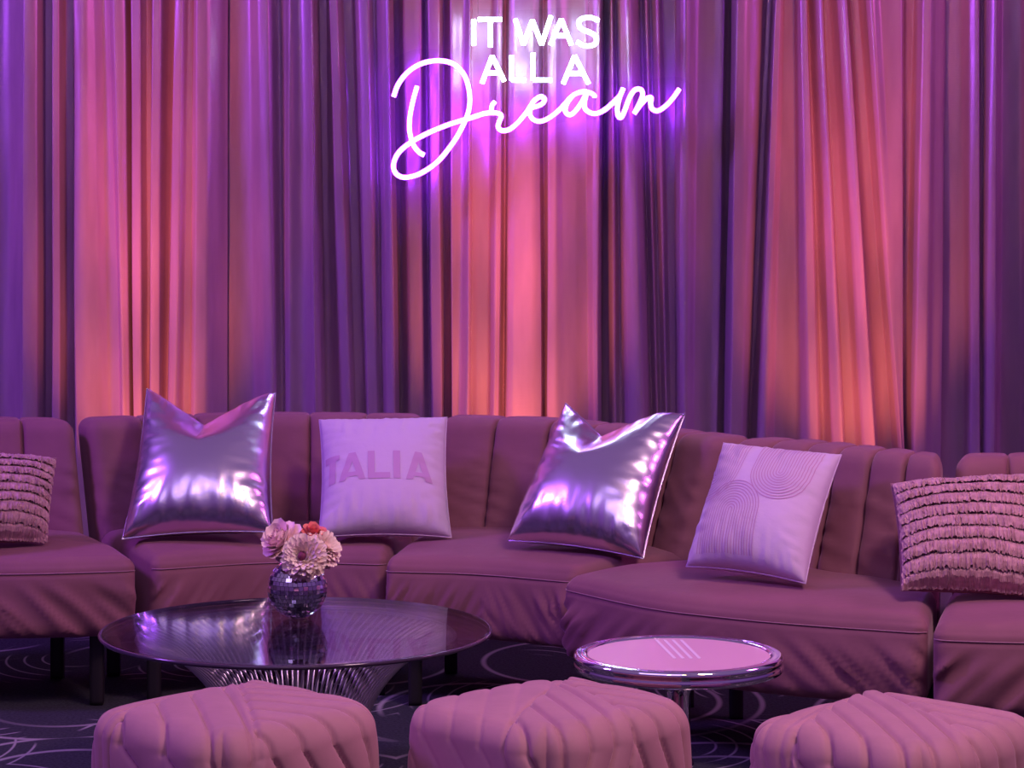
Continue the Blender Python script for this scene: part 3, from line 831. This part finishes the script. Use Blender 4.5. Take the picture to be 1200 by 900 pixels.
# ------------------------------------------------------------------ poufs
def pouf(cx_, cy_, rot, label, pat, seed):
    root = empty('pouf', (cx_, cy_, 0)); tag(root, label, 'pouf', 'quilted poufs in the front row')
    a = .216; z0, z1 = .045, .42; hz = (z1 - z0) / 2
    rr = .042
    V, Fc = rbox(a, a, hz, rr, .0042)
    c, s = math.cos(rot), math.sin(rot)
    out = []
    (A0, A1), (B0, B1), dA, dB, dC, sp = pat
    def quilt(X, Y):
        """seam network in plan: three fields of parallel channels"""
        def line(p, q): 
            d = Vector((q[0] - p[0], q[1] - p[1])).normalized(); return (X - p[0]) * -d.y + (Y - p[1]) * d.x
        e1 = line(A0, A1); e2 = line(B0, B1)
        if e1 > 0: d, w = dA, sp[0]
        elif e2 > 0: d, w = dC, sp[2]
        else: d, w = dB, sp[1]
        d = Vector(d).normalized()
        k = (X * -d.y + Y * d.x) / w
        fr = abs(k - round(k)) * w
        pf = 1 - (2 * abs(k - math.floor(k) - .5)) ** 2
        edge = abs(e1) if e1 > -1e9 else 9
        edge = min(abs(e1), abs(e2) if e1 <= 0 else 9)
        raise_ = .006 if not (e1 > 0) else 0.0
        g = math.exp(-(fr / .0045) ** 2); ge = math.exp(-(edge / .006) ** 2)
        fa = .3 if e1 > 0 else 1.0
        return fa * (.0065 * pf - .0075 * g) - .006 * ge + raise_ * sst(0, .012, abs(e1))
    for v in V:
        # push the corners in so the plan has generous round corners
        p = Vector((v.x, v.y)); rc = .095
        q = Vector((max(-a + rc, min(a - rc, p.x)), max(-a + rc, min(a - rc, p.y)))); d = p - q
        if abs(p.x) > a - rc and abs(p.y) > a - rc and d.length > 1e-6:
            m = max(abs(d.x), abs(d.y)); k = m / rc
            p = q + d.normalized() * (rc * k)
        z = z0 + hz + v.z
        # unfolded coordinate so that channels run over the edge and down the sides
        side = max(0.0, (z1 - rr) - z)
        rad = max(abs(p.x), abs(p.y)) / a
        nrm2 = d.normalized() if d.length > 1e-6 else Vector((0, 0))
        flat = p + nrm2 * side if side > 0 else p
        X = flat.x * c - flat.y * s; Y = flat.x * s + flat.y * c
        h = quilt(X, Y)
        N3 = Vector((0, 0, 1)) if v.z > hz - 1e-4 else None
        cen = Vector((max(-a + rr, min(a - rr, v.x)), max(-a + rr, min(a - rr, v.y)), max(-hz + rr, min(hz - rr, v.z))))
        N = (v - cen); N = N.normalized() if N.length > 1e-6 else Vector((0, 0, 1))
        if abs(N.z) < .9 and nrm2.length > 0:
            hlen = math.hypot(N.x, N.y); N = Vector((nrm2.x * hlen, nrm2.y * hlen, N.z))
        pz = z
        if v.z > 0: pz += .012 * max(0, 1 - (p.x / a) ** 2) * max(0, 1 - (p.y / a) ** 2) * sst(hz * .5, hz, v.z)
        bul = .010 * (1 - (v.z / hz) ** 2) if max(abs(v.x), abs(v.y)) > a - .02 else 0
        P = Vector((p.x, p.y, pz)) + N * h
        if nrm2.length > 0: P += Vector((nrm2.x, nrm2.y, 0)) * bul
        out.append(Vector((P.x * c - P.y * s, P.x * s + P.y * c, P.z)))
    mesh('upholstery', out, Fc, M_pouf, root)
    for sx in (-1, 1):
        for sy in (-1, 1):
            fx, fy = sx * .15, sy * .15
            x, y = fx * c - fy * s, fx * s + fy * c
            V, Fc = lathe([(0, 0), (.018, 0), (.024, .05), (0, .05)], 16)
            mesh('foot', [v + Vector((x, y, 0)) for v in V], Fc, M_black, root)
    return root
patL = (((-.28, -.17), (.055, .30)), ((-.015, .20), (.075, -.27)), (.58, .81), (.23, -.97), (.98, -.19), (.040, .072, .066))
patM = (((-.10, -.30), (.03, .17)), ((.027, .156), (.222, -.295)), (.05, 1), (.31, -.95), (.86, -.4), (.06, .058, .06))
patR = (((-.196, -.09), (.008, .315)), ((.008, .24), (.102, -.13)), (.45, .9), (.14, -.99), (.75, -.6), (.04, .052, .06))
pouf(-.543, 5.07, PI / 4 + .03, 'quilted dusty pink pouf in front of the glass coffee table', patL, 1)
pouf(.069, 5.12, PI / 4 - .02, 'quilted dusty pink pouf between the other two poufs', patM, 2)
pouf(.726, 4.96, PI / 4 + .05, 'quilted dusty pink pouf at the right, in front of the outward curving section', patR, 3)

# ------------------------------------------------------------------ light
w = bpy.data.worlds.new('ballroom_ambience'); SC.world = w; w.use_nodes = True
nt = w.node_tree; bg = nt.nodes['Background']
tc = nt.nodes.new('ShaderNodeTexCoord'); sep = nt.nodes.new('ShaderNodeSeparateXYZ')
nt.links.new(tc.outputs['Generated'], sep.inputs[0])
rm = nt.nodes.new('ShaderNodeValToRGB'); e = rm.color_ramp.elements
mr = nt.nodes.new('ShaderNodeMapRange'); mr.inputs['From Min'].default_value = -1; mr.inputs['From Max'].default_value = 1
nt.links.new(sep.outputs['Z'], mr.inputs['Value']); nt.links.new(mr.outputs['Result'], rm.inputs['Fac'])
e[0].position = .30; e[0].color = (.07, .03, .09, 1)
e[1].position = .80; e[1].color = (.36, .20, .55, 1)
a = e.new(.50); a.color = (.10, .035, .14, 1)
a = e.new(.62); a.color = (.22, .08, .42, 1)
nt.links.new(rm.outputs['Color'], bg.inputs['Color']); bg.inputs['Strength'].default_value = .44

def area(name, loc, target, size, col, power, sy=None):
    l = bpy.data.lights.new(name, 'AREA'); l.color = col; l.energy = power; l.size = size
    if sy: l.shape = 'RECTANGLE'; l.size_y = sy
    o = bpy.data.objects.new(name, l); COL.objects.link(o); o.location = loc
    o.rotation_euler = (Vector(target) - Vector(loc)).to_track_quat('-Z', 'Y').to_euler(); return o
def spot(name, loc, target, ang, col, power, blend=.6, r=.04):
    l = bpy.data.lights.new(name, 'SPOT'); l.color = col; l.energy = power; l.spot_size = math.radians(ang); l.spot_blend = blend; l.shadow_soft_size = r
    o = bpy.data.objects.new(name, l); COL.objects.link(o); o.location = loc
    o.rotation_euler = (Vector(target) - Vector(loc)).to_track_quat('-Z', 'Y').to_euler(); return o
# stage wash hung over the seating, pointing down
spot('overhead_wash', (1.9, 3.9, 4.5), (.35, 5.7, .4), 60, (1.0, .63, .72), 480, .8, .45)
# wide violet fill added in front for the foil cushions to reflect, side washes raking across the drapes
area('violet_reflection_fill', (-1.2, 3.0, 4.3), (-.1, 7.0, .5), 3.4, (.58, .40, 1.0), 44, 2.2)
area('side_violet_light', (-4.2, 6.2, 3.4), (.6, 8.4, 1.3), .7, (.42, .12, 1.0), 130)
area('side_magenta_fill', (3.8, 6.4, 3.2), (.4, 8.4, 1.2), .7, (.80, .16, .72), 40)  # magenta fill added opposite the violet side light
# warm ceiling lamps
for (x, y, z) in ((-.6, 2.2, 4.2), (.6, 2.6, 4.4), (1.7, 3.4, 4.0)):
    l = bpy.data.lights.new('ceiling_lamp', 'POINT'); l.color = (1, .72, .26); l.energy = 20; l.shadow_soft_size = .17
    o = bpy.data.objects.new('ceiling_lamp', l); COL.objects.link(o); o.location = (x, y, z)
# coral uplights on the floor behind the sofa: a wide wash and a narrow beam in each
for px, pw in ((168, 1.0), (602, 1.15), (1000, 1.0)):
    x = cx(px)
    spot('uplight', (x, 8.00, .10), (x, 8.34, 1.2), 56, (1.0, .27, .11), 112 * pw, 1.0, .05)
    spot('uplight_beam', (x, 8.00, .10), (x, 8.34, 2.1), 29, (1.0, .22, .16), 400 * pw, 1.0, .05)

vs = SC.view_settings
vs.view_transform = 'Standard'; vs.look = 'None'; vs.gamma = 1; vs.exposure = 0.14
try: vs.use_curve_mapping = False
except Exception: pass
SC.cycles.max_bounces = 8; SC.cycles.transparent_max_bounces = 12
SC.cycles.sample_clamp_indirect = 6; SC.cycles.caustics_reflective = False; SC.cycles.caustics_refractive = False
SC.cycles.use_denoising = True
